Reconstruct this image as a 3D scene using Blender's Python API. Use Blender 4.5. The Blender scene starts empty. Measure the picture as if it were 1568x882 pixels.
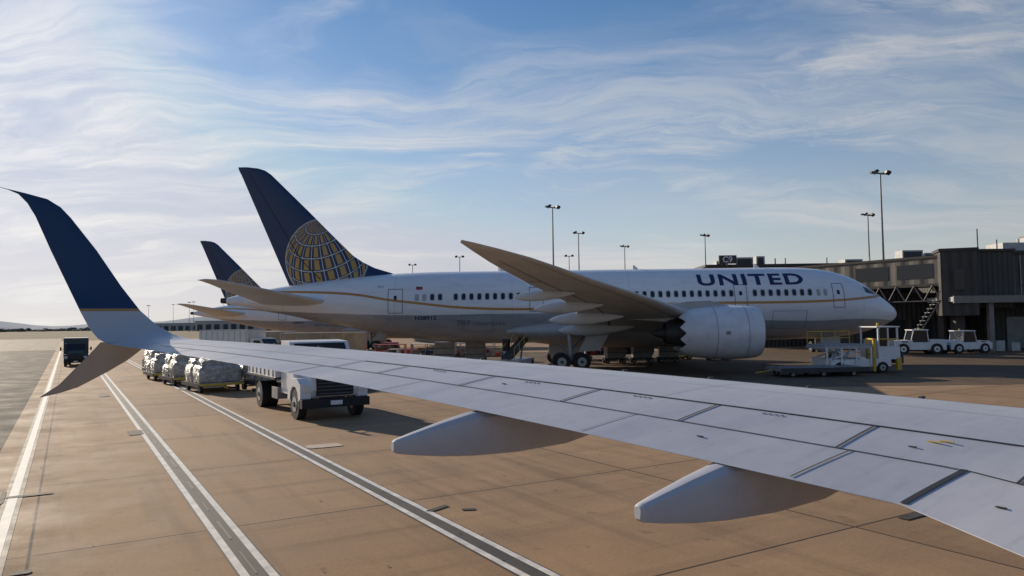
import bpy, bmesh, math, random
from mathutils import Vector, Matrix
random.seed(7)
D=bpy.data; SC=bpy.context.scene
rad=math.radians
# ------------------------------------------------------------------ materials
def lnk(nt,a,b): nt.links.new(a,b)
class NT:
    def __init__(s,nt): s.nt=nt
    def n(s,t): return s.nt.nodes.new(t)
    def set(s,sock,v):
        if isinstance(v,bpy.types.NodeSocket): s.nt.links.new(v,sock)
        else: sock.default_value=v
    def m(s,op,a,b=None,c=None,clamp=False):
        x=s.n('ShaderNodeMath'); x.operation=op; x.use_clamp=clamp
        s.set(x.inputs[0],a)
        if b is not None: s.set(x.inputs[1],b)
        if c is not None: s.set(x.inputs[2],c)
        return x.outputs[0]
    def mix(s,f,a,b):
        x=s.n('ShaderNodeMix'); x.data_type='RGBA'; x.clamp_factor=True
        s.set(x.inputs[0],f)
        for i,v in ((6,a),(7,b)):
            if isinstance(v,tuple) and len(v)==3: v=v+(1,)
            s.set(x.inputs[i],v)
        return x.outputs[2]
    def noise(s,vec,scale,detail=4,rough=.5,dist=0):
        x=s.n('ShaderNodeTexNoise'); x.inputs['Scale'].default_value=scale
        x.inputs['Detail'].default_value=detail; x.inputs['Roughness'].default_value=rough
        x.inputs['Distortion'].default_value=dist
        if vec is not None: s.nt.links.new(vec,x.inputs['Vector'])
        return x.outputs[0]
    def mr(s,v,a,b,c=0.,d=1.,smooth=False):
        x=s.n('ShaderNodeMapRange'); x.clamp=True
        if smooth: x.interpolation_type='SMOOTHSTEP'
        s.set(x.inputs[0],v)
        for i,k in zip((1,2,3,4),(a,b,c,d)): s.set(x.inputs[i],k)
        return x.outputs[0]
    def comb(s,x,y,z):
        c=s.n('ShaderNodeCombineXYZ')
        for i,v in enumerate((x,y,z)): s.set(c.inputs[i],v)
        return c.outputs[0]
    def mapping(s,vec,scale=(1,1,1),rot=(0,0,0),loc=(0,0,0)):
        x=s.n('ShaderNodeMapping'); s.nt.links.new(vec,x.inputs[0])
        x.inputs[1].default_value=loc;x.inputs[2].default_value=rot;x.inputs[3].default_value=scale
        return x.outputs[0]
def newmat(name):
    m=D.materials.new(name); m.use_nodes=True
    nt=m.node_tree; b=nt.nodes['Principled BSDF']
    T=NT(nt); tc=T.n('ShaderNodeTexCoord')
    return m,T,b,tc.outputs['Object']
def mat(name,col,rough=.5,metal=0.,var=.15,scale=1.5,bump=0.,bscale=20,coat=0):
    m,T,b,oc=newmat(name)
    n=T.noise(oc,scale,6,.6)
    f=T.mr(n,.3,.7)
    c0=tuple(x*(1-var) for x in col); c1=tuple(min(1,x*(1+var*.6)) for x in col)
    T.set(b.inputs['Base Color'],T.mix(f,c0,c1))
    T.set(b.inputs['Roughness'],T.mr(n,.3,.7,max(.02,rough-.06),min(1,rough+.08)))
    b.inputs['Metallic'].default_value=metal
    b.inputs['Coat Weight'].default_value=coat
    if bump:
        bn=T.n('ShaderNodeBump'); bn.inputs['Strength'].default_value=bump; bn.inputs['Distance'].default_value=.02
        T.set(bn.inputs['Height'],T.noise(oc,bscale,4,.6)); lnk(T.nt,bn.outputs[0],b.inputs['Normal'])
    return m
WHITE=mat('white_paint',(.76,.76,.77),.35,var=.12)
OFFW=mat('aged_white_paint',(.5,.5,.49),.5,var=.25,scale=2.5)
DARK=mat('dark_metal',(.045,.045,.05),.5,var=.3)
BLACK=mat('black_rubber',(.018,.018,.02),.75,var=.3)
GLASS=mat('dark_glass',(.015,.018,.025),.08,var=.1)
GREY=mat('grey_metal',(.25,.25,.26),.45,.3,var=.25)
LGREY=mat('light_grey_paint',(.42,.42,.43),.45,var=.12)
STEEL=mat('galvanised_steel',(.32,.33,.34),.4,.6,var=.2)
YEL=mat('yellow_paint',(.62,.42,.05),.5,var=.25)
RED=mat('red_paint',(.4,.04,.03),.45,var=.2)
BLUE=mat('navy_paint',(.012,.03,.095),.3,var=.15)
GREEN=mat('dark_green_paint',(.05,.07,.068),.5,var=.2)
TAN=mat('tan_panel',(.42,.34,.24),.6,var=.25,scale=1)
CHROME=mat('polished_metal',(.6,.6,.62),.22,.9,var=.1)
LAMP=mat('lamp_lens',(.7,.7,.65),.15,var=.05)
TEXTB=mat('navy_lettering',(.015,.025,.10),.4,var=.05)
TEXTG=mat('grey_lettering',(.14,.15,.18),.5,var=.05)
# ------------------------------------------------------------------ mesh builder
class MB:
    def __init__(s): s.v=[];s.f=[];s.fm=[];s.fs=[];s.mats=[]
    def mi(s,m):
        if m not in s.mats: s.mats.append(m)
        return s.mats.index(m)
    def add(s,vs,fs,m,smooth=False,M=None):
        b=len(s.v); i=s.mi(m)
        for v in vs:
            v=Vector(v)
            if M is not None: v=M@v
            s.v.append(v)
        for f in fs:
            s.f.append([b+k for k in f]); s.fm.append(i); s.fs.append(smooth)
    def box(s,c,d,m,rz=0,M=None,tx=1,ty=1):
        x,y,z=d[0]/2,d[1]/2,d[2]/2
        vs=[(-x,-y,-z),(x,-y,-z),(x,y,-z),(-x,y,-z),(-x*tx,-y*ty,z),(x*tx,-y*ty,z),(x*tx,y*ty,z),(-x*tx,y*ty,z)]
        fs=[(0,3,2,1),(4,5,6,7),(0,1,5,4),(1,2,6,5),(2,3,7,6),(3,0,4,7)]
        Q=Matrix.Translation(c)@Matrix.Rotation(rz,4,'Z')
        if M is not None: Q=Matrix.Translation(c)@M
        s.add(vs,fs,m,False,Q)
    def bb(s,x0,x1,y0,y1,z0,z1,m): s.box(((x0+x1)/2,(y0+y1)/2,(z0+z1)/2),(x1-x0,y1-y0,z1-z0),m)
    def cyl(s,p0,p1,r0,m,r1=None,n=14,caps=True,smooth=True):
        p0=Vector(p0);p1=Vector(p1); r1=r0 if r1 is None else r1
        d=(p1-p0).normalized(); a=d.orthogonal().normalized(); b=d.cross(a)
        vs=[];fs=[]
        for p,r in ((p0,r0),(p1,r1)):
            for k in range(n):
                t=2*math.pi*k/n; vs.append(p+a*math.cos(t)*r+b*math.sin(t)*r)
        for k in range(n): fs.append((k,(k+1)%n,n+(k+1)%n,n+k))
        s.add(vs,fs,m,smooth)
        if caps: s.add(vs,[tuple(range(n-1,-1,-1)),tuple(range(n,2*n))],m,False)
    def loft(s,rings,m,cap0=True,cap1=True,smooth=True,closed=True):
        n=len(rings[0]); vs=[p for r in rings for p in r]; fs=[]
        for i in range(len(rings)-1):
            for k in range(n if closed else n-1):
                k2=(k+1)%n
                fs.append((i*n+k,i*n+k2,(i+1)*n+k2,(i+1)*n+k))
        s.add(vs,fs,m,smooth)
        if cap0: s.add(rings[0],[tuple(range(n-1,-1,-1))],m,False)
        if cap1: s.add(rings[-1],[tuple(range(n))],m,False)
    def prism(s,prof,y0,y1,m,axis='Y'):
        n=len(prof)
        if axis=='Y': vs=[(a,y0,b) for a,b in prof]+[(a,y1,b) for a,b in prof]
        else: vs=[(y0,a,b) for a,b in prof]+[(y1,a,b) for a,b in prof]
        fs=[tuple(range(n)),tuple(range(2*n-1,n-1,-1))]+[(k,n+k,n+(k+1)%n,(k+1)%n) for k in range(n)]
        s.add(vs,fs,m)
    def wheel(s,c,r,w,axis='Y',hub=None):
        c=Vector(c); a=Vector((0,1,0)) if axis=='Y' else Vector((1,0,0))
        s.cyl(c-a*w/2,c+a*w/2,r,BLACK,n=22)
        s.cyl(c-a*(w/2+.012),c+a*(w/2+.012),r*.52,hub or LGREY,n=14)
        s.cyl(c-a*(w/2+.05),c+a*(w/2+.05),r*.18,DARK,n=8)
    def obj(s,name,parent=None,loc=(0,0,0),rz=0,bevel=0,sharp=0):
        me=D.meshes.new(name+'_mesh'); me.from_pydata([tuple(v) for v in s.v],[],s.f)
        for m in s.mats: me.materials.append(m)
        me.polygons.foreach_set('material_index',s.fm); me.polygons.foreach_set('use_smooth',s.fs)
        bm=bmesh.new(); bm.from_mesh(me); 
        bmesh.ops.recalc_face_normals(bm,faces=bm.faces); bm.to_mesh(me); bm.free()
        me.update()
        if sharp: me.set_sharp_from_angle(angle=rad(sharp))
        o=D.objects.new(name,me); SC.collection.objects.link(o)
        o.location=loc; o.rotation_euler=(0,0,rz)
        if parent: o.parent=parent
        if bevel:
            b=o.modifiers.new('bevel','BEVEL'); b.width=bevel; b.segments=2; b.limit_method='ANGLE'; b.angle_limit=rad(50)
        return o
def empty(name,loc=(0,0,0),rz=0):
    e=D.objects.new(name,None); SC.collection.objects.link(e); e.location=loc; e.rotation_euler=(0,0,rz); e.empty_display_size=.1
    return e
def pchip(xs,ys,x):
    if x<=xs[0]: return ys[0]
    if x>=xs[-1]: return ys[-1]
    n=len(xs); d=[(ys[i+1]-ys[i])/(xs[i+1]-xs[i]) for i in range(n-1)]
    def sl(i):
        if i==0: return d[0]
        if i==n-1: return d[-1]
        if d[i-1]*d[i]<=0: return 0
        return 2*d[i-1]*d[i]/(d[i-1]+d[i])
    i=0
    while x>xs[i+1]: i+=1
    h=xs[i+1]-xs[i]; t=(x-xs[i])/h
    return (2*t**3-3*t*t+1)*ys[i]+(t**3-2*t*t+t)*h*sl(i)+(-2*t**3+3*t*t)*ys[i+1]+(t**3-t*t)*h*sl(i+1)
def foil_t(c,t): return t/.2*(.2969*math.sqrt(max(c,0))-.126*c-.3516*c*c+.2843*c**3-.1036*c**4)
def foil(LE,TE,tc,up=Vector((0,0,1)),cam=.0,n=16):
    LE=Vector(LE);TE=Vector(TE);ch=(TE-LE).length; R=[]
    cs=[(1-math.cos(math.pi*k/n))/2 for k in range(n+1)]
    for c in reversed(cs): R.append(LE+(TE-LE)*c+up*ch*(foil_t(c,tc)+cam*4*c*(1-c)))
    for c in cs[1:-1]: R.append(LE+(TE-LE)*c-up*ch*(foil_t(c,tc)-cam*4*c*(1-c)))
    return R
# ------------------------------------------------------------------ sun / sky
AZ=rad(-43); EL=rad(20.5)
S=Vector((math.sin(AZ)*math.cos(EL),math.cos(AZ)*math.cos(EL),math.sin(EL)))
sl=D.lights.new('sun','SUN'); sl.energy=5.0; sl.angle=rad(.5); sl.color=(1,.86,.68)
so=D.objects.new('sun',sl); SC.collection.objects.link(so); so.rotation_euler=S.to_track_quat('Z','Y').to_euler(); so.location=(-60,60,60)
W=D.worlds.new('World'); SC.world=W; W.use_nodes=True
T=NT(W.node_tree); bg=W.node_tree.nodes['Background']
sky=T.n('ShaderNodeTexSky'); sky.sky_type='NISHITA'; sky.sun_disc=False; sky.sun_elevation=EL; sky.sun_rotation=AZ
sky.air_density=1.0; sky.dust_density=.25; sky.ozone_density=3.2
hs=T.n('ShaderNodeHueSaturation'); hs.inputs['Saturation'].default_value=1.25; hs.inputs['Value'].default_value=1.0; lnk(T.nt,sky.outputs[0],hs.inputs['Color'])
mn=T.n('ShaderNodeVectorMath'); mn.operation='MINIMUM'; lnk(T.nt,hs.outputs[0],mn.inputs[0]); mn.inputs[1].default_value=(4.2,5.2,7.2)
tc=T.n('ShaderNodeTexCoord'); nv=T.n('ShaderNodeVectorMath'); nv.operation='NORMALIZE'; lnk(T.nt,tc.outputs['Generated'],nv.inputs[0])
sp=T.n('ShaderNodeSeparateXYZ'); lnk(T.nt,nv.outputs[0],sp.inputs[0])
x,y,z=sp.outputs
zz=T.m('ADD',T.m('MAXIMUM',z,0.),.16)
P=T.comb(T.m('DIVIDE',x,zz),T.m('DIVIDE',y,zz),0.)
wq=T.n('ShaderNodeTexNoise'); wq.inputs['Scale'].default_value=1.1; wq.inputs['Detail'].default_value=5; lnk(T.nt,P,wq.inputs['Vector'])
wv=T.n('ShaderNodeVectorMath'); wv.operation='MULTIPLY_ADD'; lnk(T.nt,wq.outputs['Color'],wv.inputs[0]); wv.inputs[1].default_value=(.8,.8,0); lnk(T.nt,P,wv.inputs[2])
PW=wv.outputs[0]
fib=T.noise(T.mapping(PW,(1.0,3.2,1),(0,0,rad(42)),(3.1,1.7,0)),1.7,13,.7,.25)
fib2=T.noise(T.mapping(PW,(.6,3.0,1),(0,0,rad(-8)),(8.1,2.7,0)),1.8,13,.68,.2)
msk=T.noise(T.mapping(PW,(.9,1.2,1),(0,0,rad(30)),(5.9,2.2,0)),1.0,5,.55,.2)
msk2=T.noise(T.mapping(PW,(.4,1.1,1),(0,0,rad(-5)),(1.,4.6,0)),1.2,6,.55,.2)
veil=T.noise(T.mapping(PW,(.4,.8,1),(0,0,rad(10)),(2.,9.,0)),.6,5,.5)
c1=T.m('MULTIPLY',T.mr(msk,.47,.64,0,1,True),T.mr(fib,.40,.66,0,.9))
c2=T.m('MULTIPLY',T.mr(msk2,.43,.58,0,1,True),T.mr(fib2,.34,.6,.08,1.))
dt=T.n('ShaderNodeVectorMath'); dt.operation='DOT_PRODUCT'; lnk(T.nt,nv.outputs[0],dt.inputs[0]); dt.inputs[1].default_value=S
dp=T.m('MAXIMUM',dt.outputs['Value'],0.)
glow=T.m('POWER',dp,9.)
side=T.mr(dt.outputs['Value'],-.5,.55,.45,1.)
c2=T.m('MULTIPLY',c2,T.m('MULTIPLY',T.mr(z,.2,.46,1,.18),T.mr(x,-.55,.4,1.,.5)))
c3=T.m('MULTIPLY',T.mr(veil,.42,.65,0,.22,True),T.mr(z,.1,.42,1,.25))
cl=T.m('MAXIMUM',T.m('MAXIMUM',T.m('MULTIPLY',c1,.75),c2),c3)
hz=T.m('MULTIPLY',T.m('POWER',T.m('SUBTRACT',1.,T.m('MAXIMUM',z,0.)),5.0),.9)
cb=T.m('MULTIPLY',side,T.m('ADD',T.m('MULTIPLY',glow,3.4),6.9))
cc=T.n('ShaderNodeVectorMath'); cc.operation='SCALE'; cc.inputs[0].default_value=(1.,.98,.955); T.set(cc.inputs['Scale'],cb)
hzc=T.n('ShaderNodeVectorMath'); hzc.operation='SCALE'; hzc.inputs[0].default_value=(1.,.93,.875); T.set(hzc.inputs['Scale'],T.m('MULTIPLY',side,T.m('ADD',T.m('MULTIPLY',glow,4.0),6.5)))
base=T.mix(hz,mn.outputs[0],hzc.outputs[0])
fin=T.mix(cl,base,cc.outputs[0])
lnk(T.nt,fin,bg.inputs[0]); bg.inputs[1].default_value=.1
# ------------------------------------------------------------------ camera
cd=D.cameras.new('camera'); cam=D.objects.new('camera',cd); SC.collection.objects.link(cam)
cd.lens=26; cd.sensor_width=36; cd.clip_start=.05; cd.clip_end=30000
cam.matrix_world=Matrix.Translation((0,0,3.6))@Matrix.Rotation(rad(92.73),4,'X')@Matrix.Rotation(rad(-.75),4,'Z')
SC.camera=cam
SC.view_settings.view_transform='Standard'; SC.view_settings.look='None'; SC.view_settings.exposure=0
# ------------------------------------------------------------------ ground
PH=rad(31)
def sheet(name,x0,x1,y0,y1,z,m,rz=PH):
    mb=MB(); mb.add([(x0,y0,z),(x1,y0,z),(x1,y1,z),(x0,y1,z)],[(0,1,2,3)],m); return mb.obj(name,rz=rz)
def slabmat(name,ca,cb_,stain,joint=6.1,offx=-.48,offy=2.0,jw=.018,spec=.2):
    m,T,b,oc=newmat(name)
    s=T.n('ShaderNodeSeparateXYZ'); lnk(T.nt,oc,s.inputs[0]); X,Y,_=s.outputs
    nb=T.noise(oc,.06,5,.6); nm=T.noise(oc,.5,6,.65); nf=T.noise(oc,14,5,.7)
    st=T.noise(T.mapping(oc,(1.6,.12,1)),.8,5,.6)
    st2=T.noise(T.mapping(oc,(.1,1.4,1)),.9,5,.6)
    gx=T.m('DIVIDE',T.m('SUBTRACT',X,offx),joint); gy=T.m('DIVIDE',T.m('SUBTRACT',Y,offy),joint)
    wn=T.n('ShaderNodeTexWhiteNoise'); wn.noise_dimensions='2D'
    lnk(T.nt,T.comb(T.m('FLOOR',gx),T.m('FLOOR',gy),0.),wn.inputs['Vector'])
    f=T.m('ADD',T.m('MULTIPLY',nb,.6),T.m('ADD',T.m('MULTIPLY',nm,.6),T.m('MULTIPLY',wn.outputs[0],.16)))
    c=T.mix(T.mr(f,.42,.88),ca,cb_)
    c=T.mix(T.m('MULTIPLY',T.mr(st,.52,.72),.42),c,stain)
    c=T.mix(T.m('MULTIPLY',T.mr(st2,.54,.74),.38),c,stain)
    c=T.mix(T.m('MULTIPLY',T.mr(nf,.3,.7),.28),c,tuple(k*.5 for k in ca))
    blot=T.noise(oc,1.7,3,.5,.3)
    c=T.mix(T.m('MULTIPLY',T.mr(blot,.66,.76),.5),c,stain)
    def jl(g,w):
        fr=T.m('ABSOLUTE',T.m('SUBTRACT',T.m('FRACT',g),.5))
        return T.mr(fr,.5-w/joint,.5-w*.6/joint,0,1)
    wob=T.m('ADD',gx,T.m('MULTIPLY',T.m('SUBTRACT',T.noise(oc,3,2),.5),.003))
    wob2=T.m('ADD',gy,T.m('MULTIPLY',T.m('SUBTRACT',T.noise(oc,2.5,2),.5),.003))
    J=T.m('MAXIMUM',jl(wob,jw*1.7),jl(wob2,jw*1.6))
    dirt=T.m('MULTIPLY',T.m('MAXIMUM',jl(gx,.5),jl(gy,.35)),T.mr(nm,.4,.7,0,.35))
    c=T.mix(dirt,c,stain)
    c=T.mix(T.m('MULTIPLY',J,.9),c,(.03,.026,.023))
    T.set(b.inputs['Base Color'],c); T.set(b.inputs['Roughness'],T.mr(nm,.3,.7,.7,.92))
    b.inputs['Specular IOR Level'].default_value=spec
    bn=T.n('ShaderNodeBump'); bn.inputs['Strength'].default_value=.4; bn.inputs['Distance'].default_value=.01
    T.set(bn.inputs['Height'],nf); lnk(T.nt,bn.outputs[0],b.inputs['Normal'])
    return m
CONC=slabmat('apron_concrete',(.25,.155,.088),(.45,.29,.165),(.09,.06,.038))
ASPH=slabmat('asphalt',(.085,.074,.064),(.145,.125,.105),(.05,.045,.04),joint=7.6,offx=-1.66,spec=.06)
FIELD=mat('dry_field',(.30,.25,.17),.95,var=.3,scale=.01); FIELD.node_tree.nodes['Principled BSDF'].inputs['Specular IOR Level'].default_value=.05
sheet('ground',-9000,9000,-9000,9000,0,FIELD)
sheet('concrete_apron',-1.66,420,-80,260,.004,CONC)
sheet('asphalt_road',-16,-1.66,-80,150,.004,ASPH)
sheet('painted_gate_shadow',-12,75,39.5,92,.0075,slabmat('shadow_toned_concrete',(.10,.068,.042),(.19,.13,.08),(.04,.03,.022),offx=1.5),rz=0)  # parked airliner's ground shadow, painted as a sheet of darkened slab colour
sheet('taxiway_pavement',-260,-1.66,151,330,.004,slabmat('pale_concrete',(.30,.25,.19),(.38,.32,.25),(.2,.17,.13),spec=.08))
sheet('airfield_pavement',-400,-16.2,-80,150,.004,slabmat('old_concrete',(.20,.155,.115),(.29,.235,.17),(.11,.09,.07),spec=.08))
LW=mat('worn_white_line',(.66,.64,.60),.7,var=.35,scale=3)
LK=mat('black_line',(.05,.045,.04),.7,var=.4,scale=2)
LG=mat('worn_grey_line',(.22,.19,.165),.8)
mk=MB()
def line(f0,w,o0,o1,m,z=.012): mk.add([(f0-w/2,o0,z),(f0+w/2,o0,z),(f0+w/2,o1,z),(f0-w/2,o1,z)],[(0,1,2,3)],m)
for fc in (2.42,5.80):
    line(fc-.18,.12,-20,150,LW,.016); line(fc+.18,.12,-20,150,LW,.016); line(fc,.54,-20,150,LK,.012)
rr_=random.Random(3); o_=-10
while o_<140:
    l_=rr_.uniform(.2,1.4); line(2.42+rr_.uniform(-.02,.02),rr_.uniform(.02,.06),o_,o_+l_,LG,.018); o_+=l_+rr_.uniform(.4,2.2)
line(-.95,.17,-20,150,LW,.016); line(-.95,.34,-20,150,LK,.012)
line(18,.15,-20,90,LW,.016); line(30,.15,20,120,D.materials['yellow_paint'],.016)
mk.obj('pavement_markings',rz=PH)
pt=MB()
PATCH=mat('tar_patch',(.06,.05,.042),.8,var=.5,scale=3,bump=.3)
PALE=mat('pale_patch',(.46,.38,.30),.8,var=.3,scale=2)
def patch(x,y,w,h,rz,m=PATCH,z=.022):
    n=22; vs=[]
    for k in range(n):
        t=2*math.pi*k/n; c,s_=math.cos(t),math.sin(t); q=1/max(abs(c),abs(s_))*random.uniform(.85,1.0)
        vs.append(Matrix.Rotation(rz,3,'Z')@Vector((c*q*w/2,s_*q*h/2,0))+Vector((x,y,z)))
    pt.add(vs,[tuple(range(n))],m)
patch(-10.5,16.2,.95,.22,PH); patch(-10.95,16.0,.10,1.5,PH); patch(-13,25.6,.5,1.3,PH);patch(-15.8,21.9,1.1,.14,PH)
patch(-1.5,14.6,.6,.16,PH+.4); patch(-.9,14.5,.3,.14,PH-.5); patch(-7.3,11.1,.3,.2,PH)
patch(-5.7,22.3,1.1,.7,PH,PALE); patch(-19,43,.6,1.5,PH)
patch(-22,40,.5,2,PH); patch(7.2,13.6,.7,.25,PH)
for i in range(60):
    patch(random.uniform(-14,14),random.uniform(10,34),random.uniform(.03,.08),random.uniform(.03,.07),random.random()*3)
pt.obj('pavement_patches')
# ------------------------------------------------------------------ hills + tree line
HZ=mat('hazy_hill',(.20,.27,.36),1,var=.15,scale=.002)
hb=MB(); rows=[]
for k in range(161):
    a=rad(-75+k*150/160); R=5200
    h=18+34*max(0,math.sin(k*.11+.7))+14*math.sin(k*.37)+8*math.sin(k*.9+1)+22*math.exp(-((k-44)/9)**2)
    h=max(h,10)
    rows.append([Vector((math.sin(a)*R,math.cos(a)*R,-5)),Vector((math.sin(a)*(R+300),math.cos(a)*(R+300),h*1.3)),Vector((math.sin(a)*(R+900),math.cos(a)*(R+900),-5))])
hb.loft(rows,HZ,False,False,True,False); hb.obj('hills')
TREE=mat('tree_line_foliage',(.10,.115,.085),.95,var=.5,scale=.08)
tb=MB()
for k in range(620):
    a=rad(-62+k*.2+random.uniform(-.08,.08)); R=random.uniform(1500,1700)
    h=random.uniform(3,6.5) if a<rad(-30) else random.uniform(5,11); w=random.uniform(5,10)
    c=Vector((math.sin(a)*R,math.cos(a)*R,0)); rings=[]
    for j,(zh,rr) in enumerate(((0,.7),(.35,1),(.7,.8),(1,.25))):
        rings.append([c+Vector((math.cos(t*math.pi/3)*w*rr*random.uniform(.8,1.2),math.sin(t*math.pi/3)*w*rr,zh*h*random.uniform(.9,1.1))) for t in range(6)])
    tb.loft(rings,TREE,False,True,False)
tb.obj('tree_line')
# ------------------------------------------------------------------ AIRLINER
Xn=31.6
fs_=[0,.05,.3,1.1,2.0,2.7,3.8,5.4,7,9,12,34,37,39.4,41.6,46.9,50.1,52.8,54.6,55.1]
ft_=[3.96,4.2,4.55,5.2,5.85,6.34,6.98,7.52,7.78,7.9,7.92,7.92,7.92,7.88,7.78,7.30,6.92,6.48,6.12,5.98]
fb_=[3.90,3.72,3.45,3.05,2.75,2.55,2.30,2.14,2.05,2.0,1.98,1.98,2.15,2.45,2.80,3.78,4.50,5.08,5.40,5.52]
fw_=[.03,.25,.55,1.15,1.68,2.0,2.38,2.7,2.83,2.885,2.885,2.885,2.84,2.72,2.52,1.85,1.3,.78,.42,.26]
def fsec(X):
    s=Xn-X; return pchip(fs_,ft_,s),pchip(fs_,fb_,s),pchip(fs_,fw_,s)
def surf(X,z,off=.012,side=-1):
    t,b,w=fsec(X); c=(t+b)/2;a=(t-b)/2
    q=max(0,1-((z-c)/a)**2)
    return Vector((X,side*(w*math.sqrt(q)+off),z+off*.5*(z-c)/a))
m,T,b,oc=newmat('fuselage_paint'); FUS=m
s=T.n('ShaderNodeSeparateXYZ'); lnk(T.nt,oc,s.inputs[0]); X,Y,Z=s.outputs
def fcurve(pts,zlo,zhi):
    fc=T.n('ShaderNodeFloatCurve'); c=fc.mapping.curves[0]
    P=[((px+25)/57,(pz-zlo)/(zhi-zlo)) for px,pz in pts]
    c.points[0].location=P[0]; c.points[1].location=P[-1]
    for p in P[1:-1]: c.points.new(*p)
    fc.mapping.update()
    T.set(fc.inputs['Value'],T.m('DIVIDE',T.m('ADD',X,25.),57.))
    return T.m('ADD',T.m('MULTIPLY',fc.outputs[0],zhi-zlo),zlo)
st=fcurve([(-25,6.35),(-15,6.25),(-8.5,5.4),(-1.5,4.75),(6,4.75),(13.5,4.98),(24,5.02),(28,5.25),(32,5.9)],3,8)
gb=fcurve([(-25,5.2),(-15,4.6),(-8.5,4.35),(-1.5,4.35),(6,4.3),(13.5,3.9),(24,3.5),(28,3.6),(32,3.3)],3,8)
nn=T.noise(T.mapping(oc,(.4,.4,2)),1.4,6,.6)
wh=T.mix(T.mr(nn,.3,.7),(.74,.75,.80),(.84,.85,.89))
gr=T.mix(T.mr(nn,.3,.7),(.30,.31,.34),(.38,.39,.42))
c=T.mix(T.mr(T.m('SUBTRACT',gb,Z),-.02,.02),wh,gr)
dst=T.m('ABSOLUTE',T.m('SUBTRACT',Z,st)); c=T.mix(T.mr(dst,.09,.105,1,0),c,(.48,.22,.055))
jx=T.m('ABSOLUTE',T.m('SUBTRACT',T.m('FRACT',T.m('DIVIDE',X,9.3)),.5))
c=T.mix(T.m('MULTIPLY',T.mr(jx,.4975,.4985),.35),c,(.2,.2,.22))
T.set(b.inputs['Base Color'],c); T.set(b.inputs['Roughness'],T.mr(nn,.3,.7,.25,.36)); b.inputs['Coat Weight'].default_value=.2
m,T,b,oc=newmat('tail_fin_livery'); FIN=m
s=T.n('ShaderNodeSeparateXYZ'); lnk(T.nt,oc,s.inputs[0]); X,Y,Z=s.outputs
r=3.45; nx=T.m('DIVIDE',T.m('SUBTRACT',X,-15.25),r); nz=T.m('DIVIDE',T.m('SUBTRACT',Z,9.1),r)
rr=T.m('ADD',T.m('MULTIPLY',nx,nx),T.m('MULTIPLY',nz,nz))
ny=T.m('SQRT',T.m('MAXIMUM',T.m('SUBTRACT',1.,rr),0.))
tl=rad(34); ct,sn=math.cos(tl),math.sin(tl)
z2=T.m('ADD',T.m('MULTIPLY',nz,ct),T.m('MULTIPLY',ny,sn)); y2=T.m('SUBTRACT',T.m('MULTIPLY',ny,ct),T.m('MULTIPLY',nz,sn))
rl=rad(12); x3=T.m('ADD',T.m('MULTIPLY',nx,math.cos(rl)),T.m('MULTIPLY',z2,math.sin(rl))); z3=T.m('SUBTRACT',T.m('MULTIPLY',z2,math.cos(rl)),T.m('MULTIPLY',nx,math.sin(rl)))
lat=T.m('ARCSINE',T.m('MINIMUM',T.m('MAXIMUM',z3,-1.),1.)); lon=T.m('ARCTAN2',x3,y2)
fl=T.m('ABSOLUTE',T.m('SUBTRACT',T.m('FRACT',T.m('ADD',T.m('DIVIDE',lat,rad(18)),.5)),.5))
fo=T.m('ABSOLUTE',T.m('SUBTRACT',T.m('FRACT',T.m('ADD',T.m('DIVIDE',lon,rad(18)),.5)),.5))
inside=T.m('LESS_THAN',rr,1.0); ring=T.m('MULTIPLY',T.m('GREATER_THAN',rr,.965),inside)
gl=T.m('MULTIPLY',inside,T.m('GREATER_THAN',fo,.27))
gl=T.m('MULTIPLY',gl,T.m('GREATER_THAN',fl,.12))
wl=T.m('MULTIPLY',inside,T.m('MAXIMUM',T.m('LESS_THAN',fl,.035),T.m('LESS_THAN',fo,.03)))
c=T.mix(gl,(.010,.030,.10),(.46,.27,.07))
c=T.mix(T.m('MAXIMUM',wl,ring),c,(.60,.60,.54))
T.set(b.inputs['Base Color'],c); b.inputs['Roughness'].default_value=.3; b.inputs['Coat Weight'].default_value=.2
WINGU=mat('composite_wing_paint',(.58,.61,.64),.42,var=.14,scale=.6)
NAC=mat('nacelle_paint',(.74,.75,.81),.3,var=.1)
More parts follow.
